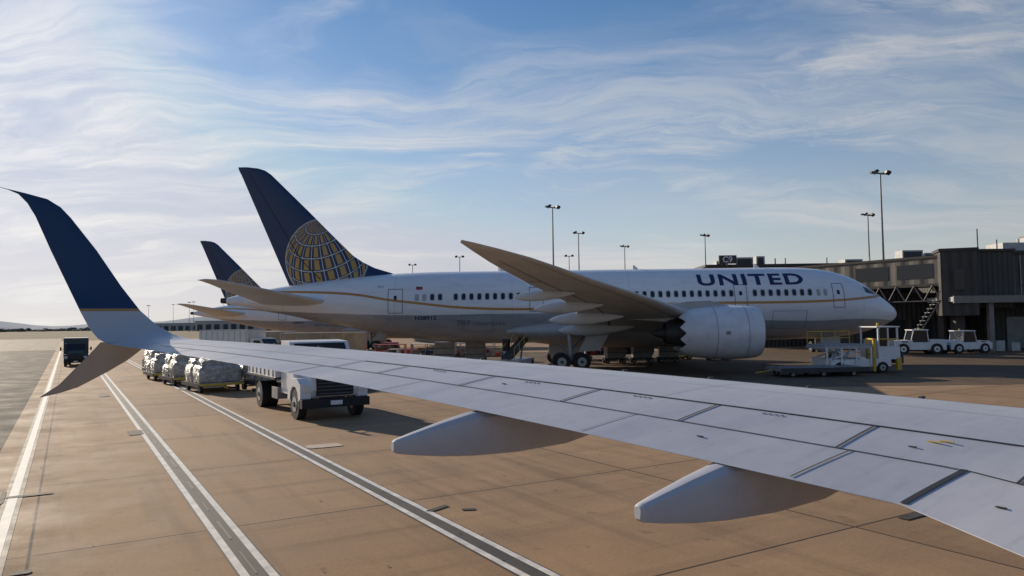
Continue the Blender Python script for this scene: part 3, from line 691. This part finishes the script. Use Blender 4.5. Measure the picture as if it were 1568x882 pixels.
def cart(loc,rz,m):
    t=MB(); t.bb(-1.4,1.4,-.75,.75,.42,.52,DARK); t.bb(-1.42,1.42,-.8,.8,1.72,1.78,m)
    for sx in (-1.36,0,1.36):
        for sy in (-.74,.74): t.bb(sx-.03,sx+.03,sy-.03,sy+.03,.5,1.72,GREY)
    t.bb(-1.38,-1.34,-.74,.74,.5,1.7,m); t.bb(1.34,1.38,-.74,.74,.5,1.7,m); t.bb(-1.3,1.3,.70,.74,.52,1.1,m)
    for k in range(5): 
        sx=random.uniform(-1,1); c_=random.choice((DARK,RED,BLUE,GREY)); w_=random.uniform(.4,.6); z_=random.choice((.52,.82))
        t.box((sx,random.uniform(-.3,.3),z_+.17),(w_,.5,.32),c_)
    for sx in (-1,1):
        for sy in (-.65,.65): t.wheel((sx,sy,.2),.2,.12)
    t.cyl((1.4,0,.4),(2.1,0,.3),.03,DARK)
    return t.obj('baggage_cart',loc=loc,rz=rz)
for i,x_ in enumerate((-11.5,-8.2,-5,-1.8,5.2,8.4)): cart((x_,70+.4*i,0),rad(random.uniform(-8,8)),(RED,OFFW,GREY,OFFW,RED,GREY)[i])
cart((-13.2,56,0),rad(12),OFFW); cart((11.5,73,0),0,BLUE)
def tractor(name,loc,rz,sc=1.,m=WHITE):
    t=MB()
    body=[(-2.3,.45),(2.3,.45),(2.35,1.05),(1.9,1.3),(.6,1.35),(.6,1.15),(-.9,1.15),(-.9,1.4),(-2.2,1.4),(-2.3,1.2)]
    t.prism(body,-1.1,1.1,m)
    t.bb(-.75,.55,-.95,.95,1.16,1.3,DARK); t.prism([(-.8,1.25),(.75,1.25),(.45,2.25),(-.7,2.25)],-.9,.9,GLASS)
    for sx,ex_ in ((-.82,-.72),(.72,.44)):
        for sy in (-.93,.93): t.cyl((sx,sy,1.2),(ex_,sy,2.28),.045,m)
    t.bb(-.85,.6,-1.0,1.0,2.25,2.34,m); t.cyl((-.2,.3,2.34),(-.2,.3,2.5),.07,YEL)
    t.bb(-2.42,-2.3,-.9,.9,.5,.9,DARK); t.bb(2.36,2.46,-.9,.9,.45,.75,DARK)
    for sx in (-1.45,1.45):
        for sy in (-1.0,1.0): t.wheel((sx,sy,.52),.52,.34,hub=m)
    for sy in (-1.12,1.12): t.box((1.3,sy,1.2),(.5,.02,.1),BLUE)
    for sy in (-.7,.7): t.bb(2.3,2.4,sy-.12,sy+.12,.85,1.,LAMP)
    o=t.obj(name,loc=loc,rz=rz,bevel=.04); o.scale=(sc,)*3; return o
tractor('pushback_tug',(40.2,74,0),rad(170),1.05); tractor('pushback_tug',(45.3,74.5,0),rad(8),.98); tractor('baggage_tractor',(-14.5,63,0),rad(20),.6,YEL)
tractor('baggage_tractor',(-10.6,66,0),rad(170),.62,OFFW);tractor('baggage_tractor',(15.5,70,0),rad(15),.62,YEL)
def pickup(loc,rz,m):
    t=MB()
    t.prism([(-2.7,.5),(2.6,.5),(2.7,.95),(1.5,1.1),(-2.7,1.1)],-.95,.95,m)
    t.prism([(-.9,1.1),(1.5,1.1),(.75,1.75),(-.7,1.78)],-.85,.85,GLASS); t.bb(-.72,.75,-.82,.82,1.76,1.82,m)
    for sx in (-1.7,1.75):
        for sy in (-.88,.88): t.wheel((sx,sy,.38),.38,.24)
    for sy in (-.65,.65): t.bb(2.62,2.72,sy-.16,sy+.16,.75,.9,LAMP)
    t.bb(2.6,2.74,-.9,.9,.42,.6,DARK); t.bb(-2.75,-2.68,-.9,.9,.45,.65,DARK)
    for sx,ex_ in ((-.9,-.7),(.3,.1),(1.48,.74)):
        for sy in (-.86,.86): t.cyl((sx,sy,1.1),(ex_,sy*.97,1.77),.035,m)
    return t.obj('pickup_truck',loc=loc,rz=rz,bevel=.04)
pickup((-12.5,76,0),rad(185),RED)
def uld(loc,rz,m=GREY):
    t=MB(); t.bb(-1.,1.,-.8,.8,.35,.47,DARK)
    t.prism([(-.75,.5),(.75,.5),(1.0,.95),(1.0,2.05),(-.75,2.05)],-.75,.75,m)
    for z_ in (.95,1.5): t.bb(-.77,.98,-.775,-.755,z_,z_+.05,DARK)
    for sx in (-.7,.7):
        for sy in (-.65,.65): t.wheel((sx,sy,.18),.18,.12)
    return t.obj('cargo_container',loc=loc,rz=rz,bevel=.02)
for x_,y_,r_ in ((8.8,64.5,5),(11.2,64.7,0),(13.6,65,-4),(18.5,67,3),(-3.4,64.8,4),(-6,65,-3)): uld((x_,y_,0),rad(r_))
t=MB(); t.bb(-2.6,2.2,-.75,.75,.4,.85,WHITE); 
for sx in (-1.8,1.5):
    for sy in (-.7,.7): t.wheel((sx,sy,.36),.36,.22)
t.prism([(-3.3,.95),(3.4,2.6),(3.4,2.8),(-3.3,1.15)],-.4,.4,DARK)
for sy in (-.5,.5):
    t.cyl((-3.1,sy,1.7),(3.4,sy,3.4),.03,YEL)
    for k in range(5): t.cyl((-3+k*1.5,sy,1.+k*.38),(-3+k*1.5,sy,1.72+k*.39),.025,YEL)
t.cyl((.8,0,.8),(1.6,0,2.2),.08,STEEL); t.box((-1.2,.6,1.2),(.6,.3,.7),WHITE); t.bb(-1.6,-1.0,.35,.8,1.5,2.4,GLASS)
t.obj('belt_loader',loc=(.4,57.5,0),rz=rad(75))
c=MB()
c.bb(-2.2,1.9,-1.3,1.3,.45,.95,WHITE)
for sx in (-1.6,1.3):
    for sy in (-1.2,1.2): c.wheel((sx,sy,.38),.38,.26)
c.bb(-2.6,.55,-1.35,1.35,1.62,1.85,LGREY)
for k in range(9): c.cyl((-2.45+k*.36,-1.2,1.88),(-2.45+k*.36,1.2,1.88),.05,STEEL,n=8)
for sy in (-1.15,1.15):
    for a_,b_ in (((-2.2,.95),(.2,1.65)),((.2,.95),(-2.2,1.65))): c.box(((a_[0]+b_[0])/2,sy,(a_[1]+b_[1])/2),(2.6,.08,.14),WHITE,M=Matrix.Rotation(-math.atan2(b_[1]-a_[1],b_[0]-a_[0]) if b_[0]>a_[0] else math.atan2(b_[1]-a_[1],a_[0]-b_[0]),4,'Y'))
for sx in (-2.5,-1.5,-.5,.5):
    c.cyl((sx,1.3,1.85),(sx,1.3,2.75),.03,YEL,n=8)
    c.bb(sx-.05,sx+.05,-1.42,-1.34,.6,1.7,WHITE)
c.cyl((-2.5,1.3,2.75),(.5,1.3,2.75),.03,YEL,n=8); c.cyl((-2.5,1.3,2.3),(.5,1.3,2.3),.03,YEL,n=8)
for sy in (-1.38,-.6): c.bb(.62,.78,sy-.07,sy+.07,.15,2.3,YEL)
c.bb(.6,.8,-1.4,-.55,2.2,2.3,YEL); c.bb(.6,.8,-1.4,-.55,1.2,1.28,YEL)
c.bb(1.1,2.6,-1.2,1.0,.9,1.75,WHITE); c.bb(1.25,2.35,-.95,.85,1.75,2.2,LGREY)
for x_ in (1.15,1.8,2.45): c.bb(x_-.05,x_+.05,-1.2,-1.1,1.75,3.0,WHITE)
for x_ in (1.15,2.45): c.bb(x_-.05,x_+.05,.9,1.0,1.75,3.0,WHITE)
c.bb(1.0,2.6,-1.25,1.05,3.0,3.08,WHITE); c.bb(1.2,1.75,-1.17,-1.13,1.8,2.9,GLASS); c.bb(1.1,2.5,-1.25,-1.2,2.2,2.28,YEL)
c.bb(2.6,3.0,-.9,.5,.6,1.3,DARK); c.bb(2.35,2.65,-1.25,-1.0,.2,1.0,YEL); c.cyl((1.8,0,3.08),(1.8,0,3.3),.08,YEL)
for x_ in (-2.1,-1.3): c.cyl((x_,-1.3,.9),(x_+.4,-1.3,1.6),.05,STEEL)
c.obj('cargo_loader',loc=(22.9,50,0),rz=rad(4),bevel=.012)
p=MB(); p.bb(-2.8,2.8,-1.3,1.3,.38,.52,GREY); p.bb(-2.85,2.85,-1.36,-1.3,.3,.58,DARK); p.bb(-2.85,2.85,1.3,1.36,.3,.58,DARK)
for k in range(14): p.cyl((-2.6+k*.4,-1.25,.56),(-2.6+k*.4,1.25,.56),.045,STEEL,n=8)
for sx in (-2,0,2):
    for sy in (-1.1,1.1): p.wheel((sx,sy,.2),.2,.14)
p.cyl((-2.8,0,.4),(-3.9,0,.25),.04,YEL); p.obj('pallet_trailer',loc=(19.3,47.6,0),rz=rad(6))
# ------------------------------------------------------------------ LIGHT MASTS
def mast(x_,y_,h,heads=3,rz=0):
    k=MB(); k.cyl((0,0,0),(0,0,.8),.5,LGREY); k.cyl((0,0,.8),(0,0,h),.22,GREY,.10,n=10)
    if heads<2: k.cyl((0,0,h),(0,0,h+1),.03,GREY); k.obj('lightning_mast',loc=(x_,y_,0)); return
    k.bb(-1.1,1.1,-.08,.08,h-.15,h+.02,DARK)
    for i in range(heads):
        xx=-1.0+2.0*i/(heads-1)
        k.box((xx,-.3,h+.05),(.7,.55,.35),DARK,M=Matrix.Rotation(rad(-30),4,'X')@Matrix.Rotation(rad((-25,15,25)[i%3]),4,'Y')); k.box((xx,.4,h+.1),(.5,.4,.3),DARK)
        k.cyl((xx,0,h-.1),(xx,-.3,h+.1),.06,DARK)
    k.obj('light_mast',loc=(x_,y_,0),rz=rz)
for a_ in ((7.35,130,24,2,.6),(15.5,170,24.2,2,.4),(17.3,222,23.6,2,0),(30.7,200,24,2,.7),(46,175,23.8,2,.8),(67.9,140,23.3,2,.5),(50.4,100,23.4,2,.3),(-15.5,220,23.6,2,0),(-33.6,250,23.8,2,0),(-3.5,200,22,1,0),(-262,600,24,3,0),(-280,650,26,3,0),(-300,610,22,3,0),(-250,640,25,3,0),(-330,720,26,3,0)): mast(*a_)
# ------------------------------------------------------------------ TERMINAL
def corr(name,ca,cb_,sc=3.2):
    m,T,b,oc=newmat(name); s=T.n('ShaderNodeSeparateXYZ'); lnk(T.nt,oc,s.inputs[0])
    v=T.m('ADD',s.outputs[0],s.outputs[1])
    wv=T.m('ABSOLUTE',T.m('SUBTRACT',T.m('FRACT',T.m('MULTIPLY',v,sc)),.5))
    n=T.noise(T.mapping(oc,(1,1,.25)),1.2,6,.65)
    c=T.mix(T.mr(wv,.1,.35),ca,cb_); c=T.mix(T.m('MULTIPLY',T.mr(n,.4,.75),.6),c,tuple(k*.45 for k in ca))
    T.set(b.inputs['Base Color'],c); b.inputs['Roughness'].default_value=.6
    bn=T.n('ShaderNodeBump'); bn.inputs['Distance'].default_value=.08; bn.inputs['Strength'].default_value=.8
    T.set(bn.inputs['Height'],T.mr(wv,.1,.35)); lnk(T.nt,bn.outputs[0],b.inputs['Normal']); return m
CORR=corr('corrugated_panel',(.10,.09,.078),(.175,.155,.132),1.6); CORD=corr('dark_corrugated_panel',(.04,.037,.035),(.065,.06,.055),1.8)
BRN=mat('brown_fascia',(.05,.043,.037),.6,var=.2); CONCW=mat('concrete_wall',(.26,.24,.21),.8,var=.2,bump=.3,bscale=4)
TE=MB()
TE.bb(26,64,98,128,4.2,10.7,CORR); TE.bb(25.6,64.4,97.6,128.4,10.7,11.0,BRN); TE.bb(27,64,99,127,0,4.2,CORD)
for k in range(18): TE.bb(27.5+k*2,29+k*2,97.93,97.99,6.2,8.6,GLASS)
for x_,y_,w_,h_ in ((31,102,2.4,1.3),(34.5,104,1.2,1.6),(28.6,103,1.4,.9),(53,100,2.8,1.8),(56.5,101,2.2,1.5),(60,103,2.4,1.2),(47,104,2.5,1.)):
    TE.bb(x_,x_+w_,y_,y_+2,11.1,11.0+h_,OFFW); TE.bb(x_+.2,x_+w_-.2,y_-.03,y_,11.3,10.8+h_,DARK)
for x_ in (30,36.8,38.2,44,50,58): TE.cyl((x_,103,11),(x_,103,12.2),.09,STEEL)
TE.bb(53.4,110,80,100,5.9,10.4,CORR); TE.bb(53.2,110.2,79.7,100,10.4,10.75,BRN)
TE.bb(49.5,53.4,78.6,90,4.6,10.6,CORD); TE.bb(49.3,53.6,78.4,90.2,10.6,10.85,BRN)
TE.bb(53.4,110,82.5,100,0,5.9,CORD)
TE.bb(46,110,77.2,82,5.25,5.75,OFFW); TE.bb(46,110,77.0,77.2,5.1,5.85,CONCW)
for k in range(12): TE.bb(50+k*5,50.5+k*5,77.6,78.1,0,5.25,CONCW)
for k in range(14): 
    TE.bb(55+k*3.6,56.5+k*3.6,79.93,79.99,7.1,9.4,GLASS); TE.bb(54.85+k*3.6,56.65+k*3.6,79.90,79.96,6.95,7.1,BRN)
for k in range(10): TE.bb(55+k*5,58+k*5,82.42,82.48,.1,3.6,CONCW if k%2 else GREY)
for x_,w_,h_,y_ in ((56,2.5,1.3,84),(61,3.5,2.2,86),(68,2,1.5,84)): TE.bb(x_,x_+w_,y_,y_+3,10.76,10.75+h_,OFFW)
TE.prism([(62,13),(68,13.6),(68,13.9),(62,13.3)],86,90,CONCW)
for x_,y_,h_ in ((50.6,80,13.2),(54,82,12.2),(58.5,83,11.9)): TE.cyl((x_,y_,10.6),(x_,y_,h_),.06,DARK)
for x_ in (55.,60.5,66,71.5): TE.cyl((x_,79.85,5.9),(x_,79.85,10.3),.07,STEEL); TE.bb(x_+1.6,x_+1.9,79.7,79.95,6.1,6.3,LAMP)
for x_,z_ in ((51,1.1),(52.6,.9),(56,1.3),(59,1.),(63,1.2)): TE.bb(x_,x_+.9,78.2,78.9,0,z_,OFFW if x_<56 else YEL)
TE.bb(39.5,49.5,86,97,0,6.2,CORD); TE.bb(39.2,49.7,85.7,97,6.2,6.5,BRN)
for k in range(3): TE.bb(40.5+k*3,42.6+k*3,85.93,85.99,.1,3.4,BLACK)
TE.obj('terminal_building',bevel=0)
JB=MB()
a=Vector((37.2,96,0)); b_=Vector((47.8,79.5,0)); d=(b_-a); L=d.length; ang=math.atan2(d.y,d.x)
R=Matrix.Rotation(ang,4,'Z')
def jb(x0,x1,y0,y1,z0,z1,m): 
    JB.box(a+R.to_3x3()@Vector(((x0+x1)/2,(y0+y1)/2,(z0+z1)/2)),(x1-x0,y1-y0,z1-z0),m,M=R)
jb(0,L,-1.5,1.5,7.3,10.1,CORR); jb(-.1,L+.1,-1.6,1.6,10.1,10.35,BRN); jb(-.1,L+.1,-1.6,1.6,7.0,7.3,BRN)
jb(9,13,-1.53,-1.5,7.9,9.5,GLASS); jb(14,18,-1.53,-1.5,7.9,9.5,GLASS)
for x_ in (4,11,18):
    jb(x_-.3,x_+.3,-.3,.3,0,7.0,BRN); jb(x_-.2,x_+.2,-1.5,1.5,6.5,7.0,DARK)
pA=lambda x_,z_,y_=-1.7: a+R.to_3x3()@Vector((x_,y_,z_))
for x_ in range(8,19,2):
    JB.cyl(pA(x_,7.1),pA(x_+1,5.4),.09,DARK,n=8); JB.cyl(pA(x_+2,7.1),pA(x_+1,5.4),.09,DARK,n=8)
JB.cyl(pA(8,5.4),pA(20,5.4),.1,DARK,n=8)
JB.box((47.6,79.2,7.2),(3.4,3.4,6.8),CORD,rz=rad(-20)); JB.box((47.6,79.2,10.75),(3.7,3.7,.3),BRN,rz=rad(-20)); JB.box((47.6,79.2,1.9),(1,1,3.8),BRN)
JB.box((46.9,77.4,7.6),(1.0,.06,2.2),GLASS,rz=rad(-20))
JB.box((34,84,5.8),(9,2.6,2.6),CORR,rz=rad(130)); JB.box((31.5,78,0+5.6),(3.6,3.2,3),CORD,rz=rad(100)); JB.cyl((34,82,0),(34,82,4.5),.3,DARK)
for sy in (-.9,.9): JB.wheel((34+sy,82,.6),.6,.4,'X')
for k in range(12): JB.box((44.6-k*.28,77.8,5.4-k*.42),(.34,1.0,.06),GREY)
JB.cyl((44.8,77.3,6.4),(41.2,77.3,1.),.05,DARK); JB.cyl((44.8,77.3,5.4),(41.2,77.3,.1),.08,DARK)
JB.obj('jet_bridge')
gs=MB(); gs.box((28.4,97,11.6),(2.3,.25,1.1),DARK); gs.cyl((27.7,97.1,10.9),(27.7,97.1,11.1),.06,DARK)
gs.cyl((28.4,97.2,10.5),(28.4,97.2,11.1),.08,DARK)
g=gs.obj('gate_sign')
cu=D.curves.new('t','FONT'); cu.body='C9'; cu.size=1.1; cu.offset=.02; to=D.objects.new('gate_number',cu); SC.collection.objects.link(to)
to.location=(27.7,96.86,11.25); to.rotation_euler=(rad(90),0,0); cu.materials.append(WHITE); to.parent=g
dh=MB()
for x_,y_,w_,h_ in ((-300,700,60,9),(-420,820,90,8),(-215,640,30,7)):
    dh.bb(x_,x_+w_,y_,y_+30,0,h_,LGREY); dh.bb(x_-1,x_+w_+1,y_-1,y_+31,h_,h_+.8,OFFW)
    for k in range(int(w_/8)): dh.bb(x_+2+k*8,x_+7+k*8,y_-.2,y_-.05,0,h_*.7,DARK)
dh.obj('hangar_building')
